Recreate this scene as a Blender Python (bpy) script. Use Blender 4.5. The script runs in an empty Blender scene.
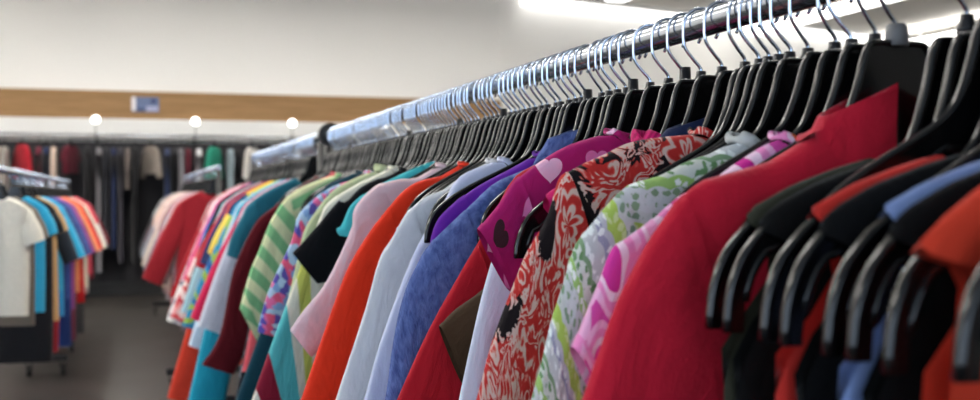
import bpy, bmesh, math, random
from mathutils import Vector, noise, Matrix
R = random.Random(11)
C = bpy.context.scene.collection
PI = math.pi

# ------------------------------------------------------------------ camera
HC = 1.15                      # eye height
F = 1155.0                     # focal length in pixels of a 980 wide frame
YAW = math.radians(17.3)
cam_d = bpy.data.cameras.new('camera')
cam = bpy.data.objects.new('camera', cam_d)
C.objects.link(cam)
cam.location = (0, 0, HC)
cam.rotation_euler = (PI/2 - math.atan(6/F), 0, -YAW)
cam_d.sensor_width = 36
cam_d.lens = F/980*36
cam_d.clip_start = .02
cam_d.dof.use_dof = True
cam_d.dof.focus_distance = 1.38
cam_d.dof.aperture_fstop = 5.6
cam_d.dof.aperture_blades = 0
bpy.context.scene.camera = cam

RX, RZ = .60, HC + .187        # near rail: x and height of its centre


def lin(h):
    h = h.lstrip('#')
    out = []
    for i in (0, 2, 4):
        c = int(h[i:i+2], 16)/255
        out.append(c/12.92 if c <= .04045 else ((c+.055)/1.055)**2.4)
    return (*out, 1)


# ------------------------------------------------------------------ node helpers
class N:
    def __init__(s, name):
        s.m = bpy.data.materials.new(name)
        s.m.use_nodes = True
        s.t = s.m.node_tree
        s.b = s.t.nodes['Principled BSDF']

    def add(s, typ, **kw):
        n = s.t.nodes.new(typ)
        for k, v in kw.items():
            setattr(n, k, v)
        return n

    def put(s, sock, v):
        if hasattr(v, 'is_output'):
            s.t.links.new(v, sock)
        elif v is not None:
            sock.default_value = v

    def math(s, op, a, b=None, c=None):
        n = s.add('ShaderNodeMath', operation=op)
        s.put(n.inputs[0], a)
        s.put(n.inputs[1], b)
        if c is not None:
            s.put(n.inputs[2], c)
        return n.outputs[0]

    def mix(s, f, a, b):
        n = s.add('ShaderNodeMix', data_type='RGBA')
        s.put(n.inputs[0], f)
        s.put(n.inputs[6], a)
        s.put(n.inputs[7], b)
        return n.outputs[2]

    def uv(s):
        return s.add('ShaderNodeTexCoord').outputs['UV']

    def obj(s):
        return s.add('ShaderNodeTexCoord').outputs['Object']

    def mapping(s, v, scale=(1, 1, 1), rot=(0, 0, 0), loc=(0, 0, 0)):
        n = s.add('ShaderNodeMapping')
        s.put(n.inputs['Vector'], v)
        n.inputs['Scale'].default_value = scale
        n.inputs['Rotation'].default_value = rot
        n.inputs['Location'].default_value = loc
        return n.outputs[0]

    def noise(s, v, scale, detail=2, dist=0.):
        n = s.add('ShaderNodeTexNoise')
        s.put(n.inputs['Vector'], v)
        n.inputs['Scale'].default_value = scale
        n.inputs['Detail'].default_value = detail
        n.inputs['Distortion'].default_value = dist
        return n

    def vor(s, v, scale, feature='F1', rnd=1.):
        n = s.add('ShaderNodeTexVoronoi', feature=feature)
        s.put(n.inputs['Vector'], v)
        n.inputs['Scale'].default_value = scale
        n.inputs['Randomness'].default_value = rnd
        return n

    def ramp(s, f, stops, const=True):
        n = s.add('ShaderNodeValToRGB')
        cr = n.color_ramp
        cr.interpolation = 'CONSTANT' if const else 'LINEAR'
        while len(cr.elements) < len(stops):
            cr.elements.new(.5)
        for e, (p, c) in zip(cr.elements, stops):
            e.position = p
            e.color = c
        s.put(n.inputs[0], f)
        return n.outputs[0]

    def sep(s, v):
        n = s.add('ShaderNodeSeparateXYZ')
        s.put(n.inputs[0], v)
        return n.outputs

    def comb(s, x, y, z=0.):
        n = s.add('ShaderNodeCombineXYZ')
        for i, k in enumerate((x, y, z)):
            s.put(n.inputs[i], k)
        return n.outputs[0]

    def vmath(s, op, a, b=None):
        n = s.add('ShaderNodeVectorMath', operation=op)
        s.put(n.inputs[0], a)
        s.put(n.inputs[1], b)
        return n.outputs[1] if op in ('LENGTH', 'DOT_PRODUCT') else n.outputs[0]

    def bump(s, h, dist=.001, strength=.5):
        n = s.add('ShaderNodeBump')
        n.inputs['Strength'].default_value = strength
        n.inputs['Distance'].default_value = dist
        s.put(n.inputs['Height'], h)
        s.t.links.new(n.outputs[0], s.b.inputs['Normal'])

    def fin(s, col, rough=.5, metal=0., spec=.5, sheen=0.):
        s.put(s.b.inputs['Base Color'], col)
        s.put(s.b.inputs['Roughness'], rough)
        s.b.inputs['Metallic'].default_value = metal
        s.b.inputs['Specular IOR Level'].default_value = spec
        if sheen:
            s.b.inputs['Sheen Weight'].default_value = sheen
            s.b.inputs['Sheen Roughness'].default_value = .4
        return s.m


def flat(name, hexc, rough=.5, metal=0., spec=.5, var=.06, vscale=6):
    n = N(name)
    c = lin(hexc)
    nz = n.noise(n.obj(), vscale, 3).outputs[0]
    d = tuple(max(0, x*(1-var)) for x in c[:3])+(1,)
    e = tuple(min(1, x*(1+var)) for x in c[:3])+(1,)
    return n.fin(n.mix(nz, d, e), rough, metal, spec)


def cloth_finish(n, col, weave=700, bump=.0006, rough=.88, sheen=.12, blotch=.10, wrinkle=.012):
    """Woven surface: fine bump and a faint cloudy variation of the dye."""
    uv = n.uv()
    nz = n.noise(uv, 38, 4).outputs[0]
    f = n.math('MULTIPLY_ADD', nz, blotch*2, 1-blotch)
    mul = n.add('ShaderNodeMix', data_type='RGBA', blend_type='MULTIPLY')
    mul.inputs[0].default_value = 1
    n.put(mul.inputs[6], col)
    n.put(mul.inputs[7], n.comb(f, f, f))
    wr = n.noise(n.mapping(uv, scale=(1.7, 1, 1)), 13, 4, .7).outputs[0]
    b1 = n.add('ShaderNodeBump')
    b1.inputs['Strength'].default_value = .55
    b1.inputs['Distance'].default_value = wrinkle
    n.put(b1.inputs['Height'], wr)
    b2 = n.add('ShaderNodeBump')
    b2.inputs['Strength'].default_value = .6
    b2.inputs['Distance'].default_value = bump
    n.put(b2.inputs['Height'], n.noise(uv, weave, 2).outputs[0])
    n.put(b2.inputs['Normal'], b1.outputs[0])
    n.put(n.b.inputs['Normal'], b2.outputs[0])
    return n.fin(mul.outputs[2], rough, 0, .15, sheen)


_cache = {}


def plain(hexc, **kw):
    k = ('plain', hexc, tuple(sorted(kw.items())))
    if k not in _cache:
        n = N('cloth ' + hexc.lstrip('#'))
        _cache[k] = cloth_finish(n, lin(hexc), **kw)
    return _cache[k]


def stripes(cols, width, axis='y', rot=0., wob=0.):
    k = ('str', tuple(cols), width, axis, rot)
    if k in _cache:
        return _cache[k]
    n = N('striped cloth')
    v = n.mapping(n.uv(), rot=(0, 0, rot))
    x, y, _ = n.sep(v)
    a = y if axis == 'y' else x
    if wob:
        a = n.math('ADD', a, n.math('MULTIPLY', n.noise(n.uv(), 22, 2).outputs[0], wob))
    f = n.math('FRACT', n.math('DIVIDE', a, width*len(cols)))
    c = n.ramp(f, [(i/len(cols), lin(h)) for i, h in enumerate(cols)])
    _cache[k] = cloth_finish(n, c)
    return _cache[k]


def bands(stops):
    """Blocks of colour down the garment: [(metres from the top, hex)...]."""
    n = N('colour block cloth')
    x, y, _ = n.sep(n.uv())
    c = n.ramp(y, [(p, lin(h)) for p, h in stops])
    return cloth_finish(n, c)


def floral(cols, scale=45, seed=0., dist=1.):
    k = ('flo', tuple(cols), scale, seed)
    if k in _cache:
        return _cache[k]
    n = N('floral cloth')
    v = n.mapping(n.uv(), loc=(seed, seed*1.7, 0))
    warp = n.noise(v, scale*.6, 2)
    vv = n.vmath('ADD', v, n.vmath('MULTIPLY', warp.outputs['Color'], (.35/scale*dist*3,)*3))
    vo = n.vor(vv, scale)
    f = n.sep(vo.outputs['Color'])[0]
    c = n.ramp(f, [(i/len(cols), lin(h)) for i, h in enumerate(cols)])
    _cache[k] = cloth_finish(n, c)
    return _cache[k]


def denim(hexc, hex2):
    n = N('crinkled chambray')
    nz = n.noise(n.uv(), 90, 6, .6).outputs[0]
    c = n.ramp(nz, [(.32, lin(hex2)), (.68, lin(hexc))], False)
    m = cloth_finish(n, c, weave=260, bump=.0025)
    return m


def heart_field(n, p, r):
    """1 inside a heart of about radius R centred on p = 0 (p is a vector socket)."""
    x, y, _ = n.sep(p)
    x = n.math('DIVIDE', x, r)
    y = n.math('MULTIPLY', n.math('DIVIDE', y, r), -1.)
    ax = n.math('ABSOLUTE', x)
    yy = n.math('SUBTRACT', n.math('MULTIPLY', y, 1.15), n.math('MULTIPLY', n.math('SQRT', ax), .72))
    d = n.math('ADD', n.math('MULTIPLY', x, x), n.math('MULTIPLY', yy, yy))
    return n.math('LESS_THAN', d, 1.)


def heart_print(base, hearts, scale=19., r=.27, rnd=.35, extra=None):
    n = N('heart print jersey')
    v = n.uv()
    vo = n.vor(v, scale, rnd=rnd)
    p = n.vmath('SUBTRACT', n.vmath('MULTIPLY', v, (scale,)*3), n.vmath('MULTIPLY', vo.outputs['Position'], (scale,)*3))
    m = heart_field(n, p, r)
    pick = n.sep(vo.outputs['Color'])[1]
    hc = n.ramp(pick, [(i/len(hearts), lin(h)) for i, h in enumerate(hearts)])
    c = n.mix(m, lin(base), hc)
    return cloth_finish(n, c, blotch=.14)


def swirl_print():
    """Pink jersey with big magenta and orange blobs ringed in pale pink."""
    n = N('pink blob jersey')
    v = n.uv()
    w = n.noise(v, 12, 2)
    vv = n.vmath('ADD', v, n.vmath('MULTIPLY', w.outputs['Color'], (.05,)*3))
    vo = n.vor(vv, 25)
    d = vo.outputs['Distance']
    pk = n.sep(vo.outputs['Color'])[0]
    core = n.ramp(pk, [(0, lin('#cf2a92')), (.38, lin('#ee6a28')), (.5, lin('#d93a9c')), (.8, lin('#efa6cc'))])
    out = n.ramp(d, [(0, lin('#f7d3e6')), (.52, lin('#ec8cc2')), (.66, lin('#f2b4d8')), (.8, lin('#d94fa4'))])
    ring = n.ramp(d, [(0, lin('#000000')), (.40, lin('#ffffff'))])
    c = n.mix(n.sep(ring)[0], core, out)
    return cloth_finish(n, c, blotch=.06)


def paisley():
    """Coral and cream scrolling figures with a few near-black grounds."""
    n = N('coral scroll print')
    v = n.uv()
    S = 11.
    w = n.noise(v, 16, 2)
    vv = n.vmath('ADD', v, n.vmath('MULTIPLY', n.vmath('SUBTRACT', w.outputs['Color'], (.5, .5, .5)), (.045,)*3))
    vo = n.vor(vv, S, rnd=.9)
    p = n.vmath('SUBTRACT', n.vmath('MULTIPLY', vv, (S,)*3), n.vmath('MULTIPLY', vo.outputs['Position'], (S,)*3))
    x, y, _ = n.sep(p)
    ang = n.math('ARCTAN2', y, x)
    r = vo.outputs['Distance']
    # scalloped rings inside a medallion, curling leaves between
    scal = n.math('MULTIPLY', n.math('ABSOLUTE', n.math('SINE', n.math('MULTIPLY', ang, 3.5))), .075)
    rings = n.math('SINE', n.math('MULTIPLY', n.math('SUBTRACT', r, scal), 44.))
    curl = n.noise(vv, 36, 2, 1.6).outputs[0]
    leaves = n.math('SINE', n.math('MULTIPLY', curl, 30.))
    med = n.math('LESS_THAN', r, .36)
    f = n.math('ADD', n.math('MULTIPLY', rings, med), n.math('MULTIPLY', leaves, n.math('SUBTRACT', 1., med)))
    grain = n.noise(v, 300, 2).outputs[0]
    f = n.math('ADD', f, n.math('MULTIPLY', n.math('SUBTRACT', grain, .5), .7))
    cc = n.ramp(n.math('MULTIPLY_ADD', f, .5, .5), [(0, lin('#d9b6aa')), (.20, lin('#d98478')), (.36, lin('#cf4a43')), (.58, lin('#c2302c'))])
    dark = n.noise(v, 10, 1, .8).outputs[0]
    edge = n.math('MULTIPLY', leaves, .02)
    gsel = n.math('MULTIPLY', n.math('GREATER_THAN', n.math('ADD', dark, edge), .62), n.math('GREATER_THAN', r, .33))
    c = n.mix(gsel, cc, lin('#1d1517'))
    return cloth_finish(n, c, blotch=.10)


def fair_isle():
    """Grey, white and lime bands with little green and grey figures."""
    n = N('winter print flannel')
    x, y, _ = n.sep(n.uv())
    yy = n.math('ADD', y, n.math('MULTIPLY', n.math('ABSOLUTE', n.math('SINE', n.math('MULTIPLY', x, 150.))), .0035))
    band = n.math('FRACT', n.math('DIVIDE', yy, .105))
    base = n.ramp(band, [(0, lin('#c3c6c1')), (.10, lin('#a9c45a')), (.24, lin('#bfc0c6')), (.30, lin('#9c9cb0')), (.36, lin('#c6c8c6')), (.52, lin('#7f9d76')), (.57, lin('#cfd3c8')), (.70, lin('#9dc06c')), (.80, lin('#c9cbca'))])
    vo = n.vor(n.uv(), 105, rnd=.45)
    figc = n.ramp(band, [(0, lin('#7d977a')), (.10, lin('#c8d695')), (.24, lin('#eceeea')), (.52, lin('#6b9160')), (.70, lin('#eef0ea')), (.80, lin('#869f7c'))])
    fine = n.noise(n.uv(), 130, 2, 1.).outputs[0]
    fig = n.math('LESS_THAN', n.math('ADD', vo.outputs['Distance'], n.math('MULTIPLY', n.math('SUBTRACT', fine, .5), .9)), .36)
    c = n.mix(fig, base, figc)
    return cloth_finish(n, c, blotch=.12, bump=.0014, weave=300)


def tiedye(cols, sc=16):
    n = N('tie dye cloth')
    nz = n.noise(n.uv(), sc, 1, 1.).outputs[0]
    st = [(.25+.5*i/(len(cols)-1), lin(h)) for i, h in enumerate(cols)]
    return cloth_finish(n, n.ramp(nz, st, True))


# ------------------------------------------------------------------ object helpers
def link(name, me, mats=None, parent=None):
    o = bpy.data.objects.new(name, me)
    C.objects.link(o)
    if mats:
        me.materials.append(mats)
    if parent is not None:
        o.parent = parent
    return o


def tag(o, label=None, cat=None, group=None, kind=None):
    if label:
        o['label'] = label
    if cat:
        o['category'] = cat
    if group:
        o['group'] = group
    if kind:
        o['kind'] = kind
    return o


def empty(name, loc=(0, 0, 0), rot=(0, 0, 0)):
    o = bpy.data.objects.new(name, None)
    o.empty_display_size = .05
    C.objects.link(o)
    o.location = loc
    o.rotation_euler = rot
    return o


def mesh_from(verts, faces, name='mesh', smooth=True, uvs=None, merge=0.):
    me = bpy.data.meshes.new(name)
    me.from_pydata(verts, [], faces)
    if uvs is not None:
        lay = me.uv_layers.new(name='UVMap')
        for lp in me.loops:
            lay.data[lp.index].uv = uvs[lp.vertex_index]
    if merge:
        bm = bmesh.new()
        bm.from_mesh(me)
        bmesh.ops.remove_doubles(bm, verts=bm.verts, dist=merge)
        bmesh.ops.recalc_face_normals(bm, faces=bm.faces)
        bm.to_mesh(me)
        bm.free()
    if smooth:
        for p in me.polygons:
            p.use_smooth = True
    me.update()
    return me


class MB:
    """Collects boxes and tubes into one mesh."""
    def __init__(s):
        s.bm = bmesh.new()

    def box(s, lo, hi, bev=0.):
        r = bmesh.ops.create_cube(s.bm, size=1)
        vs = r['verts']
        for v in vs:
            v.co = Vector([lo[i] + (v.co[i]+.5)*(hi[i]-lo[i]) for i in range(3)])
        if bev:
            es = list({e for v in vs for e in v.link_edges})
            bmesh.ops.bevel(s.bm, geom=es, offset=bev, segments=2, affect='EDGES', profile=.7)
        return s

    def tube(s, pts, r, seg=10, caps=True):
        pts = [Vector(p) for p in pts]
        rr = r if isinstance(r, (list, tuple)) else [r]*len(pts)
        rings, up = [], None
        for i, p in enumerate(pts):
            t = (pts[min(i+1, len(pts)-1)] - pts[max(i-1, 0)]).normalized()
            if up is None:
                up = t.orthogonal().normalized()
            up = (up - t*up.dot(t)).normalized()
            w = t.cross(up)
            rings.append([s.bm.verts.new(p + (up*math.cos(a) + w*math.sin(a))*rr[i]) for a in [2*PI*k/seg for k in range(seg)]])
        for a, b in zip(rings, rings[1:]):
            for k in range(seg):
                f = s.bm.faces.new((a[k], a[(k+1) % seg], b[(k+1) % seg], b[k]))
                f.smooth = True
        if caps:
            s.bm.faces.new(rings[0][::-1])
            s.bm.faces.new(rings[-1])
        return s

    def prism(s, poly, y0, y1):
        """Outline in X-Z pushed through Y."""
        a = [s.bm.verts.new((x, y0, z)) for x, z in poly]
        b = [s.bm.verts.new((x, y1, z)) for x, z in poly]
        n = len(poly)
        s.bm.faces.new(a)
        s.bm.faces.new(b[::-1])
        for i in range(n):
            s.bm.faces.new((a[i], b[i], b[(i+1) % n], a[(i+1) % n]))
        return s

    def me(s, name='mesh', smooth_angle=None):
        bmesh.ops.recalc_face_normals(s.bm, faces=s.bm.faces)
        me = bpy.data.meshes.new(name)
        s.bm.to_mesh(me)
        s.bm.free()
        return me

    def build(s, name, mat, parent=None):
        return link(name, s.me(name), mat, parent)


def interp(pts, x):
    if x <= pts[0][0]:
        return pts[0][1]
    for (a, b), (c, d) in zip(pts, pts[1:]):
        if x <= c:
            t = (x-a)/(c-a)
            return b + (d-b)*t
    return pts[-1][1]


def spline(pts, n):
    """Catmull-Rom through 2-D points, n samples."""
    P = [pts[0]] + list(pts) + [pts[-1]]
    out = []
    m = len(pts)-1
    for i in range(n):
        t = i/(n-1)*m
        k = min(int(t), m-1)
        f = t-k
        a, b, c, d = P[k:k+4]
        out.append(tuple(.5*((2*b[j]) + (c[j]-a[j])*f + (2*a[j]-5*b[j]+4*c[j]-d[j])*f*f + (3*b[j]-a[j]-3*c[j]+d[j])*f**3) for j in range(2)))
    return out


# ------------------------------------------------------------------ materials
M_chrome = flat('chrome wire', '#cfdcf0', .13, 1., .5, .03)
M_rail = flat('chrome rail', '#a8adb4', .22, 1., .5, .05)
M_black = flat('black hanger plastic', '#0a0a0b', .2, 0., .5, .2, 30)
M_socket = flat('black moulded socket', '#101013', .4, 0., .5, .2, 30)
M_hub = flat('grey moulded hub', '#6d6b6a', .5)
M_dark = flat('black powder coat', '#141416', .45)
M_rubber = flat('caster rubber', '#1a1a1a', .7)
M_wall = flat('white wall paint', '#f2f1ee', .8, 0, .3, .015, 1.2)
M_ceil = flat('ceiling paint', '#d5d2cc', .85, 0, .3, .02, 2)
M_fascia = flat('white fascia paint', '#dededc', .45, 0, .5, .02)



def make_plywood():
    n = N('plywood board')
    o = n.obj()
    v = n.mapping(o, scale=(.6, 4, 9))
    nz = n.noise(v, 3., 5, .8).outputs[0]
    c = n.ramp(nz, [(.3, lin('#8a6a45')), (.7, lin('#a37f56'))], False)
    return n.fin(c, .6, 0, .3)


def make_floor():
    n = N('dark polished concrete')
    o = n.obj()
    a = n.noise(o, 1.3, 5, .5).outputs[0]
    b = n.noise(o, 26, 4).outputs[0]
    f = n.math('ADD', n.math('MULTIPLY', a, .75), n.math('MULTIPLY', b, .25))
    c = n.ramp(f, [(.3, lin('#2a2725')), (.7, lin('#3b3733'))], False)
    n.bump(b, .0008, .3)
    return n.fin(c, n.math('MULTIPLY_ADD', a, .2, .42), 0, .4)


def make_lamp(name, col, st):
    n = N(name)
    n.b.inputs['Emission Color'].default_value = col
    n.b.inputs['Emission Strength'].default_value = st
    return n.fin((.9, .9, .9, 1), .4)


M_ply = make_plywood()
M_floor = make_floor()
M_tube = make_lamp('fluorescent diffuser', (1, .97, .92, 1), 18.)
M_knob = make_lamp('small round bulb', (1, .98, .94, 1), 4.)
M_cove = make_lamp('wall strip diffuser', (1, .98, .95, 1), 1.3)
M_added_uplight = make_lamp('added upward glow', (1, .97, .93, 1), 10.)
M_tube_far = make_lamp('dimmer fluorescent diffuser', (1, .97, .93, 1), 3.5)

# ------------------------------------------------------------------ the room
YW = 13.8                       # back wall
CX = 4.43                       # where the back wall turns
CEIL = HC + 2.51
DX, DY = .961, .278             # direction of the turned wall
LEN = 13.
EX, EY = CX + DX*LEN, YW + DY*LEN


def struct(name, bm, mat):
    o = bm.build(name, mat)
    tag(o, kind='structure')
    return o


struct('floor', MB().box((-5, -5, -.1), (EX, EY+.3, 0)), M_floor)
struct('ceiling', MB().box((-5, -5, CEIL), (EX, EY+.3, CEIL+.1)), M_ceil)
struct('wall_back', MB().box((-5, YW, 0), (CX, YW+.15, CEIL)), M_wall)
m = MB()
m.prism([(0, 0), (LEN, 0), (LEN, CEIL), (0, CEIL)], 0, .15)
o = struct('wall_back_angled', m, M_wall)
o.location = (CX, YW, 0)
o.rotation_euler = (0, 0, math.atan2(DY, DX))
m = MB()
m.box((-5.15, -5, 0), (-5, EY, .5))
m.box((-5.15, -5, 2.9), (-5, EY, CEIL))
m.box((-5.15, -5, .5), (-5, -3, 2.9))
m.box((-5.15, 2.5, .5), (-5, EY, 2.9))
struct('wall_left', m, M_wall)
m = MB()
for y in (-3, -1.2, .6, 2.42):
    m.box((-5.12, y, .5), (-5.03, y+.08, 2.9))
m.box((-5.12, -3, .5), (-5.03, 2.5, .57))
m.box((-5.12, -3, 2.83), (-5.03, 2.5, 2.9))
struct('window_2', m, M_dark)
struct('wall_right', MB().box((EX, -5, 0), (EX+.15, EY+.3, CEIL)), M_wall)
# wall behind the camera with the shop window
m = MB()
m.box((-5, -5.15, 0), (EX, -5, .5))
m.box((-5, -5.15, 2.9), (EX, -5, CEIL))
m.box((-5, -5.15, .5), (-4.2, -5, 2.9))
m.box((1.6, -5.15, .5), (EX, -5, 2.9))
struct('wall_front', m, M_wall)
m = MB()
for x in (-4.2, -2.3, -.4, 1.52):
    m.box((x, -5.12, .5), (x+.08, -5.03, 2.9))
m.box((-4.2, -5.12, .5), (1.6, -5.03, .57))
m.box((-4.2, -5.12, 2.83), (1.6, -5.03, 2.9))
struct('window_1', m, M_dark)

# plywood board and the white fascia under it, along the back wall
BX1 = CX + .02
struct('trim_1', MB().box((-5, YW-.05, HC+.85), (BX1-.02, YW-.002, HC+1.17), .004), M_ply)
struct('trim_2', MB().box((-5, YW-.12, HC+.63), (BX1-.02, YW-.002, HC+.849), .006), M_fascia)

struct('wall_shade_sheet', MB().box((-5, YW-.03, .0), (BX1-.02, YW-.002, HC+.59), .003), flat('charcoal wall shade', '#26252a', .7))  # dark sheet standing in for the shade behind the hung clothes
struct('baseboard_back', MB().box((-5, YW-.06, 0), (BX1-.02, YW-.031, .14), .003), M_dark)

# ------------------------------------------------------------------ ceiling lights
def strip_light(x, y0, y1, label):
    t = empty('ceiling_light', (x, (y0+y1)/2, CEIL))
    L = (y1-y0)/2
    # slim bar hung on short rods; upward glow added to brighten ceiling and wall
    MB().box((-.13, -L, -.235), (.13, L, -.20), .006).build('housing', M_fascia, t)
    mt = M_tube if x < 4 else M_tube_far
    MB().box((-.11, -L+.02, -.262), (.11, L-.02, -.236), .008).build('diffuser', mt, t)
    MB().box((-.10, -L+.02, -.199), (.10, L-.02, -.18), .006).build('added_uplight', M_added_uplight, t)
    for k in (-.9, -.3, .3, .9):
        MB().tube([(0, L*k, -.1795), (0, L*k, -.001)], .006, 8).build('rod', M_fascia, t)
    tag(t, label, 'ceiling light')
    return t


def wall_y(x):
    return YW if x < CX else YW + (x-CX)*DY/DX


for x, lb in ((-3.6, 'long white linear ceiling light far left over the floor'),
              (-.6, 'long white linear ceiling light above the aisle'),
              (2.4, 'long white linear ceiling light just beyond the near clothes rack'),
              (5.4, 'long white linear ceiling light ending where the back wall turns'),
              (8.4, 'long linear ceiling light at top, meeting the wall strip light behind the near chrome rail'),
              (11.4, 'long linear ceiling light at upper right, above the nearest hanger hooks')):
    strip_light(x, 2.3, wall_y(x)-(1.6 if x < 6 else .42), lb)
t = empty('ceiling_light', (CX, YW, CEIL), (0, 0, math.atan2(DY, DX)))
MB().box((.25, -.30, -.05), (LEN-.3, -.03, -.001), .006).build('housing', M_fascia, t)
MB().box((.28, -.28, -.13), (LEN-.33, -.05, -.051), .01).build('diffuser', M_cove, t)
tag(t, 'bright linear light along the top of the back wall, above the chrome rail', 'ceiling light')

# ------------------------------------------------------------------ hangers
ARM = [(0, -.062), (.022, -.062), (.029, -.066), (.034, -.078), (.040, -.100), (.050, -.122), (.065, -.136), (.09, -.149),
       (.14, -.172), (.175, -.192), (.196, -.212), (.206, -.235), (.208, -.252)]


# a wider pattern whose arms run flatter and whose ends curl down further
ARM2 = [(0, -.070), (.022, -.070), (.029, -.074), (.034, -.086), (.040, -.112), (.050, -.142), (.065, -.160), (.085, -.168),
        (.115, -.176), (.150, -.188), (.180, -.203), (.203, -.226), (.214, -.252), (.217, -.280)]


def arm_z(x):
    return interp(ARM, abs(x))


def hanger_bar(sx=1., droop=0., arm=ARM):
    """Moulded black hanger: a thin web under a wider rounded flange that follows the shoulders, tips curled down."""
    top = [((x if x < .045 else .045+(x-.045)*sx), z - droop*max(0, x-.05)) for x, z in arm]
    dense = spline(top, 34)
    full = [(-x, z) for x, z in dense[::-1]] + dense[1:]
    n = len(full)
    m = MB()
    # flange: swept rounded strip, 12 mm wide
    prof = [(-.0040, -.0040), (-.0044, -.0012), (-.0030, .0003), (0, .0008), (.0030, .0003), (.0044, -.0012), (.0040, -.0040), (0, -.0050)]
    rings = []
    for i, (x, z) in enumerate(full):
        ax, az = full[max(0, i-1)]
        bx, bz = full[min(n-1, i+1)]
        t = Vector((bx-ax, bz-az)).normalized()
        nx, nz = -t.y, t.x
        rings.append([m.bm.verts.new((x+nx*h, w, z+nz*h)) for w, h in prof])
    k = len(prof)
    for a, b in zip(rings, rings[1:]):
        for j in range(k):
            f = m.bm.faces.new((a[j], a[(j+1) % k], b[(j+1) % k], b[j]))
            f.smooth = True
    m.bm.faces.new(rings[0][::-1])
    m.bm.faces.new(rings[-1])
    # web and lower rib
    low = []
    zmid = interp(top, .062) - .020
    for i, (x, z) in enumerate(full):
        e = abs(x)/(.208*sx+.0001)
        ax, az = full[max(0, i-1)]
        bx, bz = full[min(n-1, i+1)]
        t = Vector((bx-ax, bz-az)).normalized()
        d = .019 if e > .35 else .019 + .03*(1-e/.35)
        if e > .93:
            d = .014
        if abs(x) < .062:
            low.append((x, zmid))
        else:
            low.append((x + t.y*d, z - t.x*d))
    for y0, y1, inset in ((-.0016, .0016, 0),):
        for i in range(n-1):
            (x0, z0), (x1, z1) = full[i], full[i+1]
            (u0, w0), (u1, w1) = low[i], low[i+1]
            vs = [m.bm.verts.new(p) for p in ((x0, y0, z0-.001), (x1, y0, z1-.001), (u1, y0, w1), (u0, y0, w0),
                                               (x0, y1, z0-.001), (x1, y1, z1-.001), (u1, y1, w1), (u0, y1, w0))]
            for q in ((0, 1, 2, 3), (7, 6, 5, 4), (3, 2, 6, 7)):
                m.bm.faces.new([vs[a] for a in q])
    if arm is ARM2:
        m.tube([(0, 0, -.074), (0, 0, -.058)], .0062, 10)
    lowpts = [(x, 0, z) for x, z in low[2:-2]]
    m.tube(lowpts, .0034, 6)
    return m.me('shoulder_bar')


def hook_mesh():
    r = .0207
    cz = -.0035
    pts = []
    for k in range(17):
        a = math.radians(-35 + 215*k/16)
        pts.append((r*math.cos(a), 0, cz + r*math.sin(a)))
    tail = spline([(-r, cz), (-.0206, -.018), (-.0185, -.0275), (-.009, -.0395), (-.002, -.047), (0, -.053), (0, -.066)], 16)
    pts += [(x, 0, z) for x, z in tail[1:]]
    return MB().tube(pts, .0019, 8).me('hook')


def socket_mesh(tall):
    m = MB()
    m.tube([(0, 0, -.066), (0, 0, -.0625), (0, 0, -.057), (0, 0, -.057+.0085*tall)], [.0075+.0015*tall, .0072+.0014*tall, .0052+.001*tall, .0046+.001*tall], 10)
    return m.me('socket')


ME_bar = {'wide': hanger_bar(1.), 'narrow': hanger_bar(.80), 'drop': hanger_bar(1., 0., ARM2), 'mid': hanger_bar(.9, .03)}
ME_hook = hook_mesh()
ME_sock = {0: socket_mesh(.6), 1: socket_mesh(1.6)}
m = MB()
m.tube([(0, 0, -.066), (0, 0, -.0655), (0, 0, -.050), (0, 0, -.0475)], [.0095, .0105, .0095, .007], 6)
ME_hub = m.me('hub')
for q, mt in list((x, M_black) for x in ME_bar.values()) + [(ME_hook, M_chrome), (ME_hub, M_hub)] + [(x, M_socket) for x in ME_sock.values()]:
    q.materials.append(mt)

hangers = []


def hanger(x, y, z, roll=0., yaw=0., kind='wide', sock=None, base_yaw=0., tail=True):
    t = empty('clothes_hanger', (x, y, z), (0, roll, base_yaw + yaw))
    link('shoulder_bar', ME_bar[kind], None, t)
    h = link('hook', ME_hook, None, t)
    h.rotation_euler = (0, -roll, R.uniform(-.2, .2))
    if sock is None:
        sock = R.choice((0, 0, 0, 1))
    link('socket', ME_hub if sock == 'hub' else ME_sock[sock], None, t)
    hangers.append(t)
    return t


# ------------------------------------------------------------------ garments
def shoulder_z(x, lift=.0095, w=.225):
    """Height of the cloth over the hanger, going on past its tip."""
    x = abs(x)
    return interp([(a, b) for a, b in ARM[4:10]] + [(.196, -.206), (.215, -.222), (.24, -.25), (.28, -.30)], x) + lift


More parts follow.
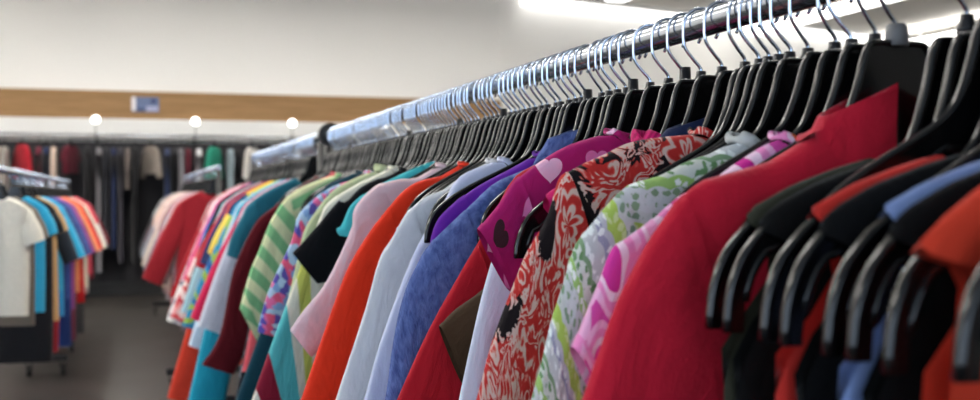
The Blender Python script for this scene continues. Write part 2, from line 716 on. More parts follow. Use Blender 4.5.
def torso_mesh(w=.222, hem=-.72, hemw=.23, th=.0125, neck=.082, dip=.06, sleeveless=False, fold=.004, seed=0., nu=26, ns=20, lift=.0095, top=None, waist=1., topz=None):
    """Front and back cloth sheets joined over the shoulders and down the sides; open at the neck and at the hem."""
    verts, uvs = [], []
    ds = [0, .0025, .007, .014, .026, .045, .07] + [.07 + (i+1)/(ns-7)*(1.) for i in range(ns-7)]
    us = [math.sin((i/nu-.5)*PI)*.45 + (i/nu*2-1)*.55 for i in range(nu+1)]

    def half(z, zt):
        d = max(0, -.2-z)
        full = max(.05, -.2-hem)
        if sleeveless:
            k = w
            body = .205 + (hemw-.205)*min(1, d/full)
            if d < .11:
                s = d/.11
                return k + (-.03*math.sin(min(1, s*1.3)*PI)) * 1 + (body-k)*s
            return body
        body = w + (hemw-w)*min(1, d/full) - .012*math.sin(min(1, d/.3)*PI)*waist
        return body
    rows = []
    for j, d in enumerate(ds):
        ring = []
        for side in (-1, 1):
            seq = us if side < 0 else us[::-1]
            for u in seq:
                x0 = u*w
                zt = (topz(x0) if topz else shoulder_z(x0, lift))
                nk = 0.
                if abs(x0) < neck:
                    q = 1-(x0/neck)**2
                    nz = topz(neck) if topz else shoulder_z(neck, lift)
                    zt = nz - (dip if side < 0 else .012)*q**2
                    nk = min(1, (neck-abs(x0))/.008)
                if d <= .07:
                    z = zt - d
                else:
                    z = (zt-.07) + (hem-(zt-.07))*(d-.07)
                x = u*half(z, zt) if j > 2 else x0
                e = max(0, 1-abs(u)**6)**.5
                open_ = sleeveless and .004 < d < .125
                if open_:
                    e = max(e, .85)
                f = min(1, d/.017)
                f = (1-(1-f)**2)**.5
                f = max(f, nk)
                y = side*th*e*f
                depth = max(0, -.2-z)
                g = min(1, depth/.25)
                y += fold*g*(math.sin(x*34+seed*3)*.6 + noise.noise(Vector((x*14+seed, z*3.5, seed)))*.9)*(1-abs(u)**8*.6)
                y += fold*.45*noise.noise(Vector((x*22, z*18+seed*5, seed*2)))*min(1, d/.05)*e
                ring.append(len(verts))
                verts.append((x, y, z))
                uvs.append((x + (3.1 if side > 0 else 0), -z-.1))
        rows.append(ring)
    faces = []
    n = len(rows[0])
    for j, (a, b) in enumerate(zip(rows, rows[1:])):
        for k in range(n):
            if sleeveless and k in (nu, n-1) and ds[j] < .125:
                continue
            faces.append((a[k], b[k], b[(k+1) % n], a[(k+1) % n]))
    return mesh_from(verts, faces, 'body', True, uvs, 1e-5)


def sleeve_paths(w, length, flare, width):
    """Outer and inner edge of a hanging left-hand sleeve in X-Z (mirrored for the other)."""
    zs = shoulder_z(w-.012) + .0015
    ax = Vector((math.sin(flare), -math.cos(flare)))
    nrm = Vector((-ax.y, ax.x))   # outwards
    o0 = Vector((w-.012, zs))
    o1 = Vector((w+.012, zs-.022))
    outer = [o0, o1]
    inner0 = Vector((w-.055, zs-.15*width/.15))
    base = o1 + Vector((.016, -.035))
    outer.append(base)
    L = max(.02, length-.065)
    for k in (.34, .67, 1.):
        bow = .008*math.sin(k*PI)
        outer.append(base + ax*(L*k) + nrm*bow)
    inner = [inner0]
    we = width*.78 if length > .3 else width*.92
    end_i = outer[-1] - nrm*we
    for k in (.2, .4, .6, .8, 1.):
        p = inner0 + (end_i-inner0)*k
        inner.append(p)
    return [tuple(p) for p in outer], [tuple(p) for p in inner]


def sleeve_mesh(side, w=.222, paths=None, length=.5, flare=.44, width=.14, th=.0125, fold=.004, seed=0., rows=16, k=11, y0=0., yend=0., part=(0., 1.), grow=0., cut=None):
    outer, inner = paths or sleeve_paths(w, length, flare, width)
    O = spline(outer, rows)
    I = spline(inner, rows)
    if part != (0., 1.):
        a, b = part
        def pick(P, t):
            t = t*(rows-1)
            i = min(int(t), rows-2)
            f = t-i
            return tuple(P[i][c]+(P[i+1][c]-P[i][c])*f for c in (0, 1))
        O2 = [pick(O, a+(b-a)*i/4) for i in range(5)]
        I2 = [pick(I, a+(b-a)*i/4) for i in range(5)]
        O, I = O2, I2
    verts, uvs, rings = [], [], []
    run = 0.
    for j, (o, i) in enumerate(zip(O, I)):
        if j:
            run += math.dist(O[j-1], o)
        s = j/(len(O)-1)
        s = part[0] + s*(part[1]-part[0])
        ring = []
        wid = math.dist(o, i)
        ex = (o[0]-i[0])/wid*grow, (o[1]-i[1])/wid*grow
        o = (o[0]+ex[0], o[1]+ex[1])
        i = (i[0]-ex[0], i[1]-ex[1])
        for sgn in (-1, 1):
            vs = [q/k for q in range(k+1)] if sgn < 0 else [q/k for q in range(k-1, 0, -1)]
            for v in vs:
                vv = .5-.5*math.cos(v*PI)*.75 - (.25*(.5-v))
                x = o[0]+(i[0]-o[0])*vv
                z = o[1]+(i[1]-o[1])*vv
                e = max(0, 1-abs(2*vv-1)**3.2)**.5
                y = sgn*(th*(1.04 if s < .1 else 1.0)+grow)*e
                wr = noise.noise(Vector((x*16+seed*7, z*11, seed+side)))*.8 + noise.noise(Vector((x*38, z*30+seed, seed*3)))*.45
                y += fold*wr*min(1, s*5) * (.4+.6*e)
                y += y0*s
                ring.append(len(verts))
                verts.append((side*x, y, z))
                uvs.append((vv*wid+ (2.3 if sgn > 0 else .3) + side*.9, run+part[0]*length))
        rings.append(ring)
    faces = []
    n = len(rings[0])
    for a, b in zip(rings, rings[1:]):
        for q in range(n):
            f = (a[q], a[(q+1) % n], b[(q+1) % n], b[q])
            faces.append(f if side > 0 else f[::-1])
    return mesh_from(verts, faces, 'sleeve', True, uvs)


def neck_loop(neck, dip, th, n=28, lift=.0095, zt=None):
    pts = []
    zt = shoulder_z(neck, lift) if zt is None else zt
    for k in range(n):
        a = 2*PI*k/n
        x = neck*math.cos(a)*.97
        q = max(0, 1-(x/neck)**2)
        front = math.sin(a) < 0
        z = zt - (dip if front else .012)*q**2 + .001
        y = (-1 if front else 1)*th*min(1, (neck-abs(x))/.006)
        pts.append(Vector((x, y, z)))
    return pts


def loop_tube(pts, r, flat_=1., seg=8, up=0.):
    """A soft band swept round a closed loop; up lifts its top edge so that it stands."""
    n = len(pts)
    verts, uvs, faces = [], [], []
    for i, p in enumerate(pts):
        t = (pts[(i+1) % n]-pts[i-1]).normalized()
        out = Vector((0, 1 if p.y > 0 else -1, 0))
        w = t.cross(out)
        if w.length < 1e-4:
            w = Vector((0, 0, 1))
        w.normalize()
        if w.z < 0:
            w = -w
        o = w.cross(t).normalized()
        for k in range(seg):
            a = 2*PI*k/seg
            verts.append(tuple(p + o*(math.cos(a)*r*flat_) + w*(math.sin(a)*r + up)))
            uvs.append((i/n*.4, k/seg*.02))
    for i in range(n):
        for k in range(seg):
            faces.append((i*seg+k, ((i+1) % n)*seg+k, ((i+1) % n)*seg+(k+1) % seg, i*seg+(k+1) % seg))
    return mesh_from(verts, faces, 'neckband', True, uvs, 1e-6)


def collar_mesh(zt, top=-.100, leaf=.03, rx=.070, th=.019, slope=.35):
    """Collar closed round the hanger neck: a stand, a fold along the top and a leaf turned down outside it."""
    n = 44
    verts, uvs = [], []
    for i in range(n+1):
        a = -PI/2 + .10 + (2*PI-.20)*i/n       # opening at the front centre
        c, q = math.cos(a), math.sin(a)
        sx = math.copysign(abs(c)**.75, c)
        fr = max(0, -q)
        xt = rx*.84*abs(sx)
        arm = interp(ARM, min(.3, rx*abs(sx)/.9))
        tp = max(top - slope*xt, arm + .008) if abs(q) < .75 else top - slope*xt
        zb = min(tp-.004, zt - .012 - .03*abs(q)) if abs(q) > .6 else min(tp - .003, arm + .006)
        for j, (k, z) in enumerate(((1.0, zb), (.93, zb*.55+tp*.45), (.84, tp-.004), (.86, tp), (.92, tp-.0015), (1.0, tp-leaf*.45), (1.1, tp-leaf*.85), (1.16, tp-leaf-.01*fr))):
            if abs(q) < .5 and j > 4:
                z = max(tp-leaf*(j-4)/3, interp(ARM, min(.3, rx*k*abs(sx)))+.006)
            verts.append((rx*k*sx, th*(.72+.28*k if j < 4 else k*1.02)*q, z + .0015*math.sin(i*.9)*(j == 7)))
            uvs.append((i/n*.4+.2, j*.012+.02))
    m = 8
    faces = [(i*m+j, (i+1)*m+j, (i+1)*m+j+1, i*m+j+1) for i in range(n) for j in range(m-1)]
    return mesh_from(verts, faces, 'collar', True, uvs)


TRACE = {
    'red': ([(0.072, -0.149), (0.127, -0.164), (0.161, -0.173), (0.179, -0.178), (0.2, -0.195), (0.211, -0.208), (0.223, -0.224), (0.236, -0.246), (0.251, -0.276), (0.264, -0.309), (0.276, -0.34)], None),
    'pinkblob': ([(0.113, -0.168), (0.164, -0.185), (0.178, -0.195), (0.2, -0.212), (0.216, -0.221), (0.229, -0.23), (0.241, -0.259), (0.254, -0.288), (0.263, -0.308)], (0.246, -0.344)),
    'winter': ([(0.062, -0.151), (0.079, -0.147), (0.121, -0.157), (0.15, -0.171), (0.18, -0.179), (0.197, -0.194), (0.211, -0.208), (0.218, -0.216), (0.232, -0.233), (0.243, -0.268), (0.253, -0.298), (0.263, -0.337), (0.271, -0.364)], None),
    'paisley': ([(0.051, -0.126), (0.102, -0.131), (0.132, -0.137), (0.158, -0.149), (0.18, -0.158), (0.202, -0.171), (0.207, -0.181), (0.217, -0.212), (0.236, -0.242), (0.251, -0.276), (0.272, -0.327), (0.287, -0.382)], None),
    'heart': ([(0.045, -0.12), (0.072, -0.118), (0.11, -0.127), (0.135, -0.137), (0.167, -0.157), (0.192, -0.177), (0.208, -0.2), (0.232, -0.227)], (0.194, -0.296)),
    'white': ([(0.202, -0.269), (0.217, -0.321), (0.237, -0.408)], None),
    'brown': ([(0.195, -0.3), (0.233, -0.325), (0.251, -0.343)], (0.221, -0.415)),
    'crimson': ([(0.187, -0.24), (0.194, -0.253), (0.226, -0.303), (0.26, -0.362), (0.296, -0.437)], None),
    'chambray': ([(0.096, -0.148), (0.148, -0.17), (0.176, -0.193), (0.2, -0.215), (0.24, -0.251), (0.256, -0.277), (0.271, -0.308), (0.285, -0.361), (0.297, -0.441)], None),
    'purple': ([(0.118, -0.156), (0.155, -0.175), (0.189, -0.198), (0.212, -0.219), (0.222, -0.244), (0.223, -0.258)], None),
    'lav': ([(0.191, -0.244), (0.215, -0.29), (0.255, -0.393), (0.281, -0.482)], None),
    'grey': ([(0.151, -0.184), (0.178, -0.195), (0.205, -0.22), (0.227, -0.257), (0.244, -0.285), (0.265, -0.359), (0.284, -0.418), (0.308, -0.49)], None),
    'orange': ([(0.066, -0.149), (0.109, -0.157), (0.15, -0.166), (0.18, -0.187), (0.208, -0.221), (0.231, -0.249), (0.266, -0.305), (0.298, -0.388), (0.341, -0.509)], None),
    'blush': ([(0.109, -0.159), (0.147, -0.162), (0.19, -0.176), (0.215, -0.199), (0.227, -0.22), (0.231, -0.25), (0.274, -0.341), (0.313, -0.39), (0.335, -0.424)], (0.3, -0.47)),
    'black': ([(0.056, -0.15), (0.114, -0.155), (0.157, -0.175), (0.185, -0.203), (0.205, -0.207), (0.251, -0.261), (0.291, -0.306)], (0.243, -0.366)),
    'sage': ([(0.089, -0.138), (0.141, -0.16), (0.177, -0.183), (0.205, -0.218), (0.234, -0.262), (0.251, -0.325), (0.262, -0.375)], None),
    'floral': ([(0.15, -0.168), (0.196, -0.199), (0.233, -0.235), (0.246, -0.288), (0.269, -0.338), (0.287, -0.376)], None),
    'teal': ([(0.238, -0.367), (0.28, -0.452), (0.324, -0.573), (0.352, -0.654)], None),
    'striped': ([(0.049, -0.134), (0.102, -0.145), (0.171, -0.174), (0.213, -0.208), (0.246, -0.258), (0.275, -0.335), (0.3, -0.397), (0.323, -0.488)], (0.272, -0.586)),
    'maroon': ([(0.154, -0.19), (0.201, -0.228), (0.248, -0.266), (0.294, -0.354), (0.322, -0.429), (0.357, -0.597), (0.407, -0.679)], (0.317, -0.712)),
}


def traced(key, width, length):
    """Shoulder height as a function of x, shoulder width, and the two edges of the sleeve."""
    pts, hem = TRACE[key]
    pts = list(pts)
    if pts[0][0] > .18:
        pts = [(.085, -.139), (.14, -.163)] + ([(.180, -.196)] if pts[0][0] > .195 else []) + [(.185 if pts[0][0] > .195 else .170, -.215)]*(pts[0][1] < -.235) + pts
    if pts[0][0] > .09:
        pts = [(.08, pts[0][1]+.02)] + pts
    k = min(range(len(pts)), key=lambda i: abs(pts[i][0]-.198))
    k = max(1, min(k, len(pts)-2))
    w = pts[k][0]
    sm = spline(pts, 60)

    def topz(x):
        x = abs(x)
        arm = interp([(p if p < .045 else .045+(p-.045)*.8, z) for p, z in ARM], min(x, .1745)) if x < .172 else -9
        return max(interp(sm, max(x, pts[0][0])), arm + .0085)
    run = sum(math.dist(a, b) for a, b in zip(pts[k:], pts[k+1:]))
    outer = [(pts[k-1][0]*.35+w*.65, topz(pts[k-1][0]*.35+w*.65)+.0012), (w, topz(w)+.0012)] + pts[k+1:]
    if hem is None:
        (ax, az), (bx, bz) = outer[-3], outer[-1]
        d = math.dist((ax, az), (bx, bz))
        ux, uz = (bx-ax)/d, (bz-az)/d
        left = max(.05, length-run)
        for q in (.33, .67, 1.):
            uu = ux*(1-.35*q)
            outer.append((bx+uu*left*q, bz+uz*left*q))
        hem = (outer[-1][0] - width*.75*abs(uz), outer[-1][1] - width*.75*abs(ux)*.6)
    i0 = (w-.055, topz(w)-width*1.02)
    n = 6
    inner = [(i0[0]+(hem[0]-i0[0])*q/n, i0[1]+(hem[1]-i0[1])*q/n) for q in range(n+1)]
    return topz, w, (outer, inner)


things = []
_shape = {}


def dress_up(root, spec, detail=True):
    """Gives ROOT its body, sleeves, cuffs and neck piece."""
    mat = spec['mat']
    smat = spec.get('smat', mat)
    w = spec.get('w', .222)
    th = spec.get('th', .0125)
    fold = spec.get('fold', .0040)
    seed = spec.get('seed', 0.)
    neck = spec.get('neck', .080)
    dip = spec.get('dip', .06)
    sl = spec.get('sleeve', 'long')
    lift = spec.get('lift', .0095)
    L = spec.get('slen', .55 if sl == 'long' else .20)
    wd = spec.get('swid', .125 if sl == 'long' else .15)
    topz, paths = None, None
    if spec.get('hk2'):
        def topz(x):
            return interp(ARM2[6:], abs(x)) + spec.get('lift', .0075)
    if 'trace' in spec:
        topz, w, paths = traced(spec['trace'], wd, L)
    zt = topz(neck) if topz else shoulder_z(neck, lift)
    link('body', torso_mesh(w, spec.get('hem', -.74), spec.get('hemw', .225), th, neck, dip, sl == 'none', fold, seed,
                            32 if detail else 14, 26 if detail else 12, lift, topz=topz), mat, root)
    if sl != 'none':
        fl = spec.get('flare', .44)
        for s in (-1, 1):
            kw = dict(side=s, w=w, paths=paths, length=L, flare=fl, width=wd, th=th, fold=fold*1.15, seed=seed+s, rows=26 if detail else 9, k=12 if detail else 6)
            q = link('sleeve', sleeve_mesh(**kw), smat, root)
            if detail:
                c = sleeve_mesh(part=(.90 if sl == 'short' else .93, 1.), grow=.0009, **kw)
                link('cuff', c, spec.get('cmat', smat), q)
                if spec.get('seam'):
                    link('shoulder_seam', sleeve_mesh(part=(spec['seam'], spec['seam']+.012), grow=.0013, **kw), smat, q)
    if detail:
        nk = spec.get('trim', 'band')
        if nk == 'collar':
            link('collar', collar_mesh(zt, spec.get('ctop', -.108), spec.get('leaf', .022), spec.get('crx', .070), max(.0165, th+.003), spec.get('cslope', .35)), spec.get('nmat', mat), root)
        elif nk != 'none':
            r = spec.get('bandr', .004 if nk == 'band' else .0085)
            link('neckband', loop_tube(neck_loop(neck, dip, th*(1.5 if nk == 'roll' else 1.), lift=lift, zt=zt), r, .7 if nk == 'band' else .42, 10, .0035 if nk == 'band' else .0098), spec.get('nmat', mat), root)


def garment(name, label, cat, group, Y, roll=0., X=RX, Z=RZ, detail=True, base_yaw=0., hk='narrow', hlabel=None, sock=None, **spec):
    t = empty(name, (X, Y, Z), (0, roll, base_yaw))
    tag(t, label, cat, group)
    dress_up(t, spec, detail)
    h = hanger(X, Y, Z, roll, 0., hk, sock, base_yaw)
    tag(h, hlabel or 'black hanger holding the ' + label, 'hanger')
    things.append((Y, t))
    return t


G1 = 'clothes on the near rack'
GB = 'clothes on the second rack'

# near to far; Y is the distance along the rail
TK = dict(sleeve='none', th=.0088, fold=.0012, hk='drop', hk2=True, neck=.085, dip=.10, roll=0., trim='none')
near = [
 dict(name='tank_top', label='orange red sleeveless top hanging nearest at right edge', cat='top', Y=.500, mat=plain('#c93a24'), sleeve='none', w=.213, hemw=.2, roll=.0, dip=.05, fold=.002, short='orange red top'),
 dict(name='tank_top', label='black sleeveless top beside the orange red top at right edge', cat='top', Y=.556, mat=plain('#0c0c0d'), w=.190, hemw=.203, short='black top by the orange', **TK),
 dict(name='tank_top', label='pale blue sleeveless top slipped on a drooping black hanger', cat='top', Y=.580, mat=plain('#8296c4'), w=.176, hemw=.222, short='pale blue top', **TK),
 dict(name='tank_top', label='black sleeveless top between pale blue and coral red tops', cat='top', Y=.626, mat=plain('#0c0c0d'), w=.190, hemw=.203, short='black top by the coral', **TK),
 dict(name='tank_top', label='coral red sleeveless top between two black tops', cat='top', Y=.650, mat=plain('#c8322a'), w=.180, hemw=.213, short='coral red top', **TK),
 dict(name='tank_top', label='black sleeveless top between coral red and olive tops', cat='top', Y=.698, mat=plain('#0c0c0c'), w=.190, hemw=.218, short='black top by the olive', **TK),
 dict(name='vest', label='dark olive sleeveless top beside the red fleece jacket', cat='vest', Y=.722, mat=plain('#36362a'), w=.186, hemw=.20, short='olive top', **TK),
 dict(name='fleece_jacket', label='large crimson red fleece jacket with folded collar', cat='jacket', Y=.805, mat=plain('#c81d34', weave=320, bump=.0014, sheen=.25), trace='red', seam=.10, sleeve='long', slen=.62, swid=.17, th=.016, trim='collar', ctop=-.092, leaf=.046, crx=.080, cslope=.48, fold=.006, sock='hub', short='red jacket'),
 dict(name='t_shirt', label='pink short sleeved tee with big magenta and orange blobs', cat='shirt', Y=.868, mat=swirl_print(), trace='pinkblob', sleeve='short', swid=.13, short='pink blob tee'),
 dict(name='pajama_top', label='grey and lime winter print top with thick fleece neckline', cat='shirt', Y=.935, mat=fair_isle(), trace='winter', sleeve='long', slen=.55, bandr=.0062, nmat=plain('#c2c3bf', weave=200, bump=.002), th=.015, short='winter print top'),
 dict(name='blouse', label='coral, cream and black scroll print long sleeved blouse', cat='blouse', Y=1.050, mat=paisley(), trace='paisley', sleeve='long', slen=.60, swid=.15, th=.015, neck=.062, dip=.03, short='scroll print blouse'),
 dict(name='sweater', label='navy knit with collar showing just above scroll print blouse', cat='sweater', Y=1.098, mat=plain('#232c4c'), sleeve='none', w=.180, hemw=.185, trim='collar', ctop=-.098, short='navy knit'),
 dict(name='t_shirt', label='hot pink tee with ribbed neckband behind scroll print blouse', cat='shirt', Y=1.145, mat=plain('#d2206a'), sleeve='none', w=.182, hemw=.19, trim='roll', nmat=stripes(['#d8256e', '#b81c5a'], .003, 'x'), short='hot pink tee'),
 dict(name='t_shirt', label='magenta tee printed with pink hearts and brown hearts', cat='shirt', Y=1.225, mat=heart_print('#b01f69', ['#e97fb6', '#45272f', '#f3bed8', '#e97fb6']), trace='heart', sleeve='short', swid=.13, short='heart tee'),
 dict(name='shirt', label='plain white long sleeved shirt under the magenta heart tee', cat='shirt', Y=1.275, mat=plain('#d4d7e6'), trace='white', sleeve='long', slen=.5, trim='collar', ctop=-.105, short='white shirt by the hearts'),
 dict(name='cardigan', label='brown short sleeved top with dark sleeve opening', cat='top', Y=1.325, mat=plain('#4a3827'), trace='brown', sleeve='short', swid=.12, short='brown top'),
 dict(name='sweater', label='crimson red long sleeved sweater beside the blue chambray shirt', cat='sweater', Y=1.375, mat=plain('#b81c29', sheen=.2), trace='crimson', sleeve='long', slen=.6, swid=.15, short='crimson sweater'),
 dict(name='chambray_shirt', label='crinkled blue chambray shirt with seamed shoulder', cat='shirt', Y=1.425, mat=denim('#6a7db6', '#43538a'), trace='chambray', seam=.20, sleeve='long', slen=.60, swid=.15, trim='collar', ctop=-.088, crx=.084, leaf=.036, fold=.007, th=.015, short='chambray shirt'),
 dict(name='t_shirt', label='bright purple top beside the blue chambray shirt', cat='top', Y=1.475, mat=plain('#6a269c'), trace='purple', sleeve='short', slen=.12, swid=.12, short='purple top'),
 dict(name='shirt', label='pale lavender white shirt behind an empty black hanger', cat='shirt', Y=1.635, mat=plain('#cbcfe6'), trace='lav', sleeve='long', slen=.55, short='lavender white shirt'),
 dict(name='sweatshirt', label='light grey white sweatshirt beside the orange red sweatshirt', cat='sweater', Y=1.690, mat=plain('#d4d4d7'), trace='grey', seam=.17, sleeve='long', slen=.6, swid=.13, short='light grey sweatshirt'),
 dict(name='sweatshirt', label='orange red sweatshirt with seamed long sleeve', cat='sweater', Y=1.850, mat=plain('#e0341a'), trace='orange', seam=.13, sleeve='long', slen=.62, swid=.15, th=.016, short='orange red sweatshirt'),
 dict(name='blouse', label='pale blush pink blouse with wide sleeve', cat='blouse', Y=1.995, mat=plain('#dfc3c9'), trace='blush', sleeve='short', swid=.17, short='blush blouse'),
 dict(name='t_shirt', label='turquoise top with collar showing above pale pink blouse', cat='top', Y=2.12, mat=plain('#43b3ba'), sleeve='short', slen=.07, flare=.15, swid=.1, w=.198, trim='collar', ctop=-.108, short='turquoise top'),
 dict(name='t_shirt', label='black short sleeved tee between blush blouse and sage top', cat='shirt', Y=2.295, mat=plain('#101013'), trace='black', sleeve='short', swid=.15, short='black tee'),
 dict(name='dress', label='cream, yellow, teal and maroon colour block dress under black tee', cat='dress', Y=2.40, mat=bands([(0, '#e9e4cf'), (.12, '#c9cc62'), (.19, '#dedac6'), (.25, '#58b5b8'), (.355, '#8a1f35'), (.43, '#d9d4c6'), (.60, '#58b5b8')]), sleeve='long', slen=.72, flare=.34, w=.20, hem=-.9, short='colour block dress'),
 dict(name='cardigan', label='pale sage green top with draped neck beside black tee', cat='top', Y=2.54, mat=plain('#b6c097'), trace='sage', sleeve='long', slen=.45, trim='roll', short='sage top'),
 dict(name='blouse', label='blue, pink and violet floral blouse beside sage green top', cat='blouse', Y=2.66, mat=floral(['#7f9fd0', '#d96a9c', '#5a4fa0', '#a8c0da', '#d8577a'], 55, 3.), trace='floral', sleeve='long', slen=.34, short='floral blouse'),
 dict(name='jacket', label='dark teal long sleeved jacket hanging below the floral blouse', cat='jacket', Y=2.76, mat=plain('#143c49'), trace='teal', sleeve='long', slen=.62, swid=.16, short='teal jacket'),
 dict(name='t_shirt', label='green and cream striped tee with wide sleeve', cat='shirt', Y=3.05, mat=stripes(['#86bf86', '#dfe2b0'], .026, 'y', .5), trace='striped', sleeve='short', swid=.18, short='striped tee'),
 dict(name='blouse', label='coral pink blouse showing low beneath the striped tee', cat='blouse', Y=3.14, mat=plain('#d0565f'), sleeve='long', slen=.50, flare=.24, w=.185, short='coral blouse'),
 dict(name='dress', label='charcoal and white patterned long top beside dark maroon jacket', cat='dress', Y=3.26, mat=floral(['#22252b', '#2b2e36', '#6b6f78', '#17191d', '#20222a'], 70, 5.), sleeve='long', slen=.72, flare=.22, w=.185, hem=-.85, short='charcoal patterned top'),
 dict(name='jacket', label='dark maroon long sleeved jacket near end of first rack', cat='jacket', Y=3.44, mat=plain('#571019'), trace='maroon', sleeve='long', swid=.16, short='maroon jacket'),
]
hand = []
thick = {d['Y'] for d in near if d.get('th', 0) > .0145 or d.get('trim') in ('collar', 'roll')}
for i, d in enumerate(near):
    d = dict(d)
    short = d.pop('short')
    d.setdefault('seed', i*1.37+.3)
    d.setdefault('roll', R.uniform(-.012, .012))
    hl = 'black hanger with chrome hook inside the ' + short
    garment(group=G1, hlabel=hl, **d)
    hand.append((d['Y'], short))

# empty hangers crowded between the garments of the near rack
show = {.464: 'drop', .530: 'drop', 1.185: 'wide', 1.58: 'wide'}
for y, k in show.items():
    lo = max((q for q in hand if q[0] < y), default=None)
    hi = min(q for q in hand if q[0] > y)
    lb = ('empty black hanger between the %s and the %s' % (lo[1], hi[1])) if lo else 'empty black hanger cut by the right edge, nearest of all'
    tag(hanger(RX, y, RZ, R.uniform(-.02, .02), 0, k), lb, 'hanger')
extra = sorted(list(show) + [q[0] for q in hand])
for (a, na), (b, nb) in zip(hand, hand[1:] + [(3.56, None)]):
    occ = [y for y in extra if a <= y <= b]
    ys = []
    y = a + .0225
    while y < b - .0215:
        if .722 < y < .80:
            break
        if all(abs(y-o) > .0185 for o in show) and all(abs(y-o) > (.0275 if o in thick else .0215) for o, _ in hand):
            ys.append(y)
            y += (.0222 if y > 1.45 else .0182) + R.uniform(0, .0035)
        else:
            y += .002
    for y in ys:
        lb = 'black hanger crowded between the %s and the %s' % (na, nb) if nb else 'black hanger with chrome hook at far end of the near rail'
        tag(hanger(RX, y, RZ, R.uniform(-.03, .03), 0, 'narrow', 0), lb, 'hanger', 'hangers crowded on the near rail' if len(ys) > 1 else None)

# ------------------------------------------------------------------ racks
def rack(x, y0, y1, z, label, fw=.30, mid=()):
    t = empty('clothes_rack', (x, (y0+y1)/2, 0))
    L = (y1-y0)/2
    MB().tube([(0, -L, z), (0, L, z)], .0150, 20).build('rail', M_rail, t)
    for yy in [-(L-.012), L-.012] + [q-(y0+y1)/2 for q in mid]:
        MB().tube([(0, yy, .13), (0, yy, z-.0155)], .0135, 14).build('upright', M_dark, t)
        b = MB().box((-fw, yy-.02, .09), (fw, yy+.02, .13), .006).build('foot', M_dark, t)
        for sx in (-1, 1):
            w = MB().tube([(sx*(fw-.03)-.014, yy, .036), (sx*(fw-.03)+.014, yy, .036)], .036, 16)
            w.box((sx*(fw-.03)-.02, yy-.008, .05), (sx*(fw-.03)-.0145, yy+.008, .09))
            w.box((sx*(fw-.03)+.0145, yy-.008, .05), (sx*(fw-.03)+.02, yy+.008, .09))
            w.build('caster', M_rubber, b)
    tag(t, label, 'clothes rack')
    return t


rack(RX, -.35, 3.66, RZ, 'long chrome clothes rail of the near rack under crowded hooks')
rack(RX, 3.775, 6.0, RZ, 'chrome clothes rail of the second rack behind the near one')

# black divider at the joint and the clear tag above it
t = empty('rail_divider', (RX, 3.625, RZ))
m = MB()
n = 28
ring = [[(math.cos(2*PI*k/n)*r, y, math.sin(2*PI*k/n)*r) for k in range(n)] for r, y in ((.0156, -.011), (.036, -.011), (.036, .011), (.0156, .011))]
vs = [[m.bm.verts.new(p) for p in q] for q in ring]
for a in range(4):
    A, B = vs[a], vs[(a+1) % 4]
    for k in range(n):
        m.bm.faces.new((A[k], A[(k+1) % n], B[(k+1) % n], B[k]))
o = m.build('rail_divider', M_dark)
bpy.data.objects.remove(t)
o.location = (RX, 3.617, RZ)
tag(o, 'round black divider on the rail between the two racks', 'divider')

# ------------------------------------------------------------------ second rack (far, out of focus)
far = [
 (3.845, 'jacket', 'teal blue jacket first behind the black rail divider', 'jacket', plain('#1f5f70'), 'short', .20, .36),
 (3.92, 'blouse', 'pale grey lilac blouse beside teal blue jacket', 'blouse', plain('#b9bcc9'), 'long', .45, .36),
 (4.02, 'shirt', 'crimson pink long sleeved shirt on the second rack', 'shirt', plain('#c0234c'), 'long', .44, .44),
 (4.12, 'dress', 'turquoise long dress hanging low on the second rack', 'dress', plain('#1f93ad'), 'long', .80, .24),
 (4.24, 'shirt', 'pale blue white shirt on the second rack', 'shirt', plain('#b5c5d6'), 'long', .55, .34),
 (4.36, 't_shirt', 'turquoise, lime and blue tie dye tee on the second rack', 'shirt', tiedye(['#2a5796', '#3388ae', '#8fae4c', '#2c7ba8', '#b9b355'], 13), 'long', .50, .42),
 (4.48, 'shirt', 'yellow and navy shirt on the second rack', 'shirt', floral(['#e0b93f', '#e6c95a', '#223058', '#d9a93a'], 9, 1.), 'short', .26, .42),
 (4.58, 'dress', 'orange red long dress hanging lowest of the reds', 'dress', plain('#c23a28'), 'long', .80, .30),
 (4.70, 'shirt', 'navy blue shirt between the red garments of second rack', 'shirt', plain('#26335e'), 'short', .28, .42),
 (4.80, 'sweater', 'scarlet sweater on the second rack', 'sweater', plain('#b81f2a'), 'short', .30, .44),
 (4.91, 'cardigan', 'pale aqua cardigan on the second rack', 'cardigan', plain('#9fc3cf'), 'long', .50, .36),
 (5.02, 'jacket', 'black jacket on the second rack', 'jacket', plain('#17171b'), 'long', .45, .30),
 (5.12, 'blouse', 'coral pink patterned blouse on the second rack', 'blouse', floral(['#d8575a', '#e7a0a0', '#c23d48', '#ead0cc'], 30, 2.), 'long', .55, .42),
 (5.23, 't_shirt', 'royal blue tee on the second rack', 'shirt', plain('#3a62b0'), 'short', .25, .40),
 (5.34, 'blouse', 'rose pink blouse on the second rack', 'blouse', plain('#d2587f'), 'long', .40, .40),
 (5.45, 'shirt', 'white and grey patterned shirt on the second rack', 'shirt', floral(['#d9d9dd', '#9ea3ad', '#e7e6e4', '#6f7688'], 34, 7.), 'long', .60, .36),
 (5.56, 'sweater', 'deep red sweater on the second rack', 'sweater', plain('#a51a26'), 'long', .50, .40),
 (5.67, 'blouse', 'red and cream blouse near far end of second rack', 'blouse', floral(['#b93440', '#e3cfc6', '#a32634', '#c9777c'], 26, 4.), 'long', .60, .38),
 (5.80, 'blouse', 'grey pink patterned blouse last on the second rack', 'blouse', floral(['#b9a6a8', '#d7c9c9', '#8e8b95', '#c58f93'], 26, 9.), 'long', .55, .36),
]
